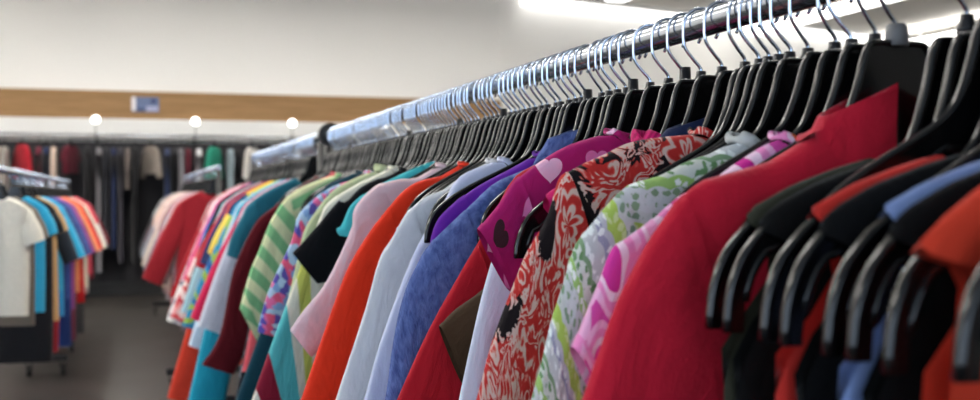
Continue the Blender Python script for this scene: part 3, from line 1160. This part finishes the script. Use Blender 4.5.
for i, (y, nm, lb, ct, mt, sl, L, fl) in enumerate(far):
    garment(nm, lb, ct, GB, y, R.uniform(-.03, .03), detail=False, mat=mt, sleeve=sl, slen=L, flare=fl, swid=.16, w=.222, th=.016, fold=.006, seed=i*2.1,
            hem=-.85 if nm == 'dress' else -.7, hlabel='black hanger holding the ' + lb.split(' on the second')[0].split(' hanging ')[0])
ys = [q[0] for q in far]
for a, b in zip(ys, ys[1:]):
    n_ = 1 if a > 4.2 else 2
    for k in range(n_):
        y = a + (b-a)*(k+1)/(n_+1)
        tag(hanger(RX, y, RZ, R.uniform(-.03, .03), 0, 'narrow'), 'black hanger with chrome hook on the second rack, crowded between garments', 'hanger', 'hangers on the second rack')

# ------------------------------------------------------------------ third rack, beyond a gap in the same row
R3X, R3Z = .5, HC + .156
rack(R3X, 7.0, 11.4, R3Z, 'farthest chrome clothes rack at end of the row')
pal3 = [('#96222c', 'deep red'), ('#9a7f84', 'dusty rose'), ('#b9b4b6', 'off white'), ('#c8506a', 'rose'), ('#8f98a8', 'slate grey'), ('#7b1a26', 'dark red'),
        ('#cfc4b8', 'beige'), ('#45506e', 'dusty navy'), ('#c9a6a6', 'pale rose'), ('#93202c', 'maroon red'), ('#b8bcc4', 'silver grey'), ('#d6b9a8', 'peach'),
        ('#6d7a86', 'blue grey'), ('#a03848', 'raspberry'), ('#dad2c8', 'cream'), ('#3a3b42', 'charcoal'), ('#b05a62', 'dusty red'), ('#c6c8ce', 'pale grey')]
MESHES = {}


def far_meshes(kind, seed, L, hem, fl):
    k = (kind, seed, L, hem, fl)
    if k not in MESHES:
        b = torso_mesh(.222, hem, .23, .027, .085, .06, kind == 'none', .004, seed, 12, 11)
        s = [sleeve_mesh(side=q, length=L, flare=fl, width=.16, th=.025, fold=.006, seed=seed+q, rows=8, k=5) for q in (-1, 1)] if kind != 'none' else []
        for me in [b] + s:
            me.materials.append(M_wall)
        MESHES[k] = (b, s)
    return MESHES[k]


def far_garment(name, label, cat, group, loc, yaw, mat, kind='long', variant=0, roll=0., hem=-.72, L=.5, fl=.36, hl=None, sc=1.):
    t = empty(name, loc, (0, roll, yaw))
    t.scale = (sc, 1, sc)
    t.location = (loc[0], loc[1], loc[2] - .062*(1-sc))
    tag(t, label, cat, group)
    b, s = far_meshes(kind, variant*3.7+.5, L, hem, fl)
    for nm, me in [('body', b)] + [('sleeve', q) for q in s]:
        o = bpy.data.objects.new(nm, me)
        C.objects.link(o)
        o.parent = t
        o.material_slots[0].link = 'OBJECT'
        o.material_slots[0].material = mat
    if hl:
        h = hanger(*loc, roll, 0, 'narrow', 0, yaw)
        for q in h.children:
            if q.name.startswith('hook') and abs(yaw) > 1.:
                q.rotation_euler = (0, 0, PI/2-yaw)
        if sc < 1:
            for q in h.children:
                if q.name.startswith('shoulder_bar'):
                    q.scale = (sc, 1, sc)
                    q.location = (0, 0, -.062*(1-sc))
        tag(h, hl, 'hanger', None if hl.startswith('black hanger holding the ') else group.replace('clothes', 'hangers'))
    return t


for i in range(18):
    hx, nm = pal3[i]
    y = 7.15 + i*.235
    kind = ('long', 'long', 'short')[i % 3]
    mt = plain(hx) if i % 3 != 1 else floral([hx, '#a8a0a2', hx, '#77727c'], 110, i*1.)
    far_garment(('shirt', 'blouse', 't_shirt')[i % 3], '%s %s on the farthest rack of the row' % (nm + (' patterned' if i % 3 == 1 else ''), ('shirt', 'blouse', 'tee')[i % 3]), 'shirt', 'clothes on the farthest rack',
                (R3X, y, R3Z), 0, mt, kind, i % 3, R.uniform(-.03, .03), (-.85, -1.0, -.92)[i % 3], .50 if kind == 'long' else .24, .40, 'black hanger holding the %s garment on the farthest rack' % nm)

# ------------------------------------------------------------------ left rack
MIDS = (7.813, 8.92)
LX, LZ = -.51, HC + .10
rack(LX, 4.6, 10.6, LZ, 'chrome clothes rack on wheels at left edge', .13, MIDS)
left = [
 (10.42, '#6f1f2c', 'burgundy', 'shirt', 'long'),
 (10.26, '#c9c4c4', 'pale grey', 'blouse', 'long'),
 (10.10, '#c23a4c', 'raspberry', 't_shirt', 'short'),
 (9.95, '#d8d0d2', 'off white', 'shirt', 'long'),
 (9.79, '#d2485c', 'watermelon pink', 't_shirt', 'short'),
 (9.63, '#46423f', 'dark grey', 'sweater', 'long'),
 (9.47, '#cfc8b4', 'oatmeal', 'blouse', 'long'),
 (9.31, '#dcd6c4', 'cream', 'shirt', 'long'),
 (9.16, '#55585a', 'slate grey', 'dress', 'long'),
 (9.00, '#b8bd6a', 'olive yellow', 'blouse', 'short'),
 (8.84, '#a01f2c', 'dark red', 'sweater', 'long'),
 (8.68, '#c9262c', 'scarlet', 'blouse', 'long'),
 (8.52, '#dd5a30', 'orange', 't_shirt', 'long'),
 (8.37, '#2b2b30', 'black', 'dress', 'long'),
 (8.21, '#d98a5e', 'salmon orange', 'blouse', 'long'),
 (8.05, '#8a3f52', 'rosewood', 'dress', 'long'),
 (7.89, '#a8407e', 'magenta', 'shirt', 'short'),
 (7.73, '#7d3a8a', 'purple', 'blouse', 'long'),
 (7.58, '#5a3a86', 'violet', 'sweater', 'long'),
 (7.42, '#263a72', 'navy blue', 'dress', 'long'),
 (7.26, '#2a4490', 'royal blue', 'sweater', 'long'),
 (7.10, '#1f2c58', 'dark navy', 'shirt', 'long'),
 (6.94, '#8c1f2a', 'crimson', 'dress', 'long'),
 (6.79, '#2f8cc4', 'sky blue', 'blouse', 'long'),
 (6.63, '#2fa0c8', 'turquoise', 't_shirt', 'long'),
 (6.47, '#28303a', 'charcoal', 'dress', 'long'),
 (6.31, '#c09a6a', 'tan', 'blouse', 'short'),
 (6.15, '#1b1b1f', 'jet black', 'dress', 'short'),
 (5.75, '#2f9cc4', 'turquoise blue', 'blouse', 'short'),
 (5.15, '#6d665e', 'taupe', 'shirt', 'short'),
 (4.95, '#dad6ca', 'ivory white', 't_shirt', 'short')]
for i, (y, hx, nm, kd, sl) in enumerate(left):
    mt = plain(hx)
    word = {'t_shirt': 'tee'}.get(kd, kd)
    hem = R.choice((-.88, -1.0, -1.12))
    far_garment(kd, '%s %s hanging on the left rack' % (nm, word), word if word != 'tee' else 'shirt', 'clothes on the left rack', (LX, y, LZ), 0, mt, sl, i % 3, R.uniform(-.04, .04),
                {'dress': -1.42, 't_shirt': -.9}.get(kd, hem), .46 if sl == 'long' else .22, .40, 'black hanger holding the %s %s on the left rack' % (nm, word), sc=min(.82, .62+.05*max(0, y-5.7)))
for i, ((a, *_), (b, *_)) in enumerate(zip(left, left[1:])):
    y = (a+b)/2
    if i % 3 == 0 and a-b > .12 and all(abs(y-q) > .04 for q in MIDS):
        tag(hanger(LX, y, LZ, 0, 0, 'narrow', 0), 'black hanger with chrome hook on the left rack, empty', 'hanger', 'empty hangers on the left rack')

# ------------------------------------------------------------------ wall rail with clothes edge-on
WZ, WY = HC + .65, YW - .42
t = empty('wall_rail', (0, WY, WZ))
MB().tube([(-2.6, 0, 0), (4.3, 0, 0)], .0146, 14).build('rail', M_rail, t)
knobs = [-.36, .70, 1.78, 2.86, -1.45, 3.9]
for x in knobs:
    b = MB().box((x-.008, -.028, -.04), (x+.008, .335, -.0165), .002).build('bracket', M_dark, t)
    MB().box((x-.014, .336, -WZ), (x+.014, .356, -.005), .002).build('upright', M_dark, t)
    bm = bmesh.new()
    bmesh.ops.create_uvsphere(bm, u_segments=20, v_segments=12, radius=.042, matrix=Matrix.Translation((x, -.022, .165)))
    MB().tube([(x, -.022, -.03), (x, -.022, .128)], .006, 10).build('stem', M_socket, b)
    for f in bm.faces:
        f.smooth = True
    me = bpy.data.meshes.new('bulb')
    bm.to_mesh(me)
    bm.free()
    link('bulb', me, M_knob, b)
tag(t, 'long rail under the white fascia on back wall, dotted with small round bulbs', 'clothes rail')

wall_pal = [('#17171a', 'black'), ('#1d1e22', 'black'), ('#2a2b31', 'charcoal'), ('#3a3840', 'dark grey'), ('#5b5a60', 'grey'), ('#7a1e30', 'wine red'), ('#b32634', 'red'),
            ('#202a4a', 'navy'), ('#c9b3a4', 'beige'), ('#d6d2cc', 'off white'), ('#2d8f76', 'sea green'), ('#8d9aa2', 'silver grey'), ('#39246a', 'violet'), ('#5b6f86', 'slate blue'), ('#151517', 'black'), ('#6a2236', 'burgundy')]
wall_cols = ['#c9c9cc', '#39246a', '#8a2f55', '#d6c7b8', '#17171a', '#b32634', '#6a2236', '#202a4a', '#c9b3a4', '#5b1e2c', '#17171a', '#1d1e22', '#2a2b31', '#202a4a', '#3a3840', '#6b625e', '#17171a',
             '#8a8078', '#2f3a5c', '#1d1e22', '#17171a', '#5b1e2c', '#c9c9cc', '#2d8f76', '#8d9aa2', '#17171a', '#d6d2cc', '#2c4a78', '#5b5a60', '#151517', '#1d1e22', '#b8bcc2', '#17171a', '#7a1e30', '#d2b5a8', '#8d8a90',
             '#2a2b31', '#c9b3a4', '#b9a6a8', '#17171a', '#b32634', '#c9737a', '#3a3840', '#c6a8a4', '#5b5a60', '#3a86c8', '#c8505a', '#7b6f8c', '#2a2b31', '#151517', '#b5a2b2', '#c86a60', '#17171a', '#45485a', '#2d6f66', '#1d1e22']
name_of = dict((a, b) for a, b in wall_pal)
name_of.update({'#c9c9cc': 'pale grey', '#8a2f55': 'plum', '#d6c7b8': 'cream', '#5b1e2c': 'dark burgundy', '#6b625e': 'taupe', '#8a8078': 'stone grey', '#2f3a5c': 'dark blue', '#2c4a78': 'denim blue', '#b8bcc2': 'light silver',
                '#d2b5a8': 'pale peach', '#8d8a90': 'mid grey', '#b9a6a8': 'dusty pink', '#c9737a': 'rose', '#c6a8a4': 'blush', '#3a86c8': 'bright blue', '#c8505a': 'coral', '#7b6f8c': 'mauve', '#b5a2b2': 'lilac grey',
                '#c86a60': 'salmon', '#45485a': 'blue grey', '#2d6f66': 'teal green'})
k = 0
for i, hx in enumerate(wall_cols):
    if hx in ('#17171a', '#1d1e22'):
        k += 1
        if k % 5 in (1, 3):
            wall_cols[i] = ('#77757a', '#9a958f', '#5f6672')[k % 3]
name_of.update({'#77757a': 'mid grey', '#9a958f': 'warm grey', '#5f6672': 'steel grey'})
xw = -1.85
for i, hx in enumerate(wall_cols):
    turn = i in (2, 5, 9, 17, 23, 26, 34, 38, 41, 46, 50)
    xw += .17 if turn else .0745
    x = xw
    if min(abs(x-k) for k in knobs) < .04:
        xw += .045
        x = xw
    if x > 3.3:
        break
    if turn:
        xw += .10
    dark = hx in ('#17171a', '#1d1e22', '#151517', '#2a2b31', '#3a3840', '#202a4a')
    longg = not turn and ((i % 2 == 0) or R.random() < .35 or dark)
    hem = R.choice((-1.25, -1.4, -1.5, -1.55)) if longg else R.choice((-.6, -.75, -.9))
    sl = 'none' if longg and i % 4 else ('long' if i % 3 else 'short')
    nm = 'dress' if longg else 'shirt'
    lb = '%s %s on the back wall rail' % (name_of[hx], 'long dress hanging edge-on' if longg else ('short top turned towards the room' if turn else 'short top hanging edge-on'))
    far_garment(nm, lb, nm, 'clothes on the back wall rail', (x, WY, WZ), PI/2 + (R.choice((-.5, .5)) if turn else R.uniform(-.03, .03)), plain(hx), sl, i % 3, 0, hem, .46 if sl == 'long' else .2, .22,
                'dark hanger hooked on the back wall rail among the clothes', sc=.68 if turn else 1.)

# sign on the board
t = empty('sign', (.165, YW-.05, HC+1.02))
MB().box((-.15, -.012, -.085), (.15, -.001, .085), .002).build('panel', flat('sign blue', '#5f7096', .4), t)
tag(t, 'small blue and white sign on the brown board', 'sign')
MB().box((-.148, -.016, -.07), (-.105, -.0125, .083), .001).build('white_patch', flat('sign white', '#e6e2e4', .4), t)
MB().box((-.095, -.016, -.08), (-.0, -.0125, -.045), .001).build('lower_patch', flat('sign deep blue', '#33466e', .4), t)
MB().box((.01, -.016, -.075), (.14, -.0125, -.02), .001).build('lilac_patch', flat('sign lilac', '#a3a6c8', .4), t)
MB().box((.06, -.016, .02), (.12, -.0125, .06), .001).build('navy_patch', flat('sign navy', '#1f2a5e', .4), t)

# ------------------------------------------------------------------ daylight through the shop window
w = bpy.data.worlds.new('sky')
bpy.context.scene.world = w
w.use_nodes = True
bg = w.node_tree.nodes['Background']
bg.inputs[0].default_value = (.62, .78, 1., 1)
bg.inputs[1].default_value = 2.
for nm, loc, rz, wd, en in (('window_daylight', (-1.3, -5.3, 1.7), 0, 5.7, 24), ('side_window_daylight', (-5.3, -.25, 1.7), -PI/2, 5.4, 10)):
    l = bpy.data.lights.new(nm, 'AREA')
    l.shape = 'RECTANGLE'
    l.size, l.size_y = wd, 2.3
    l.energy = en
    l.color = (.78, .89, 1.)
    lo = bpy.data.objects.new(nm, l)
    C.objects.link(lo)
    lo.location = loc
    lo.rotation_euler = (PI/2, 0, rz)

sc = bpy.context.scene
sc.view_settings.view_transform = 'Standard'
sc.view_settings.look = 'None'
sc.view_settings.gamma = 1
sc.view_settings.use_curve_mapping = False
sc.view_settings.exposure = .62
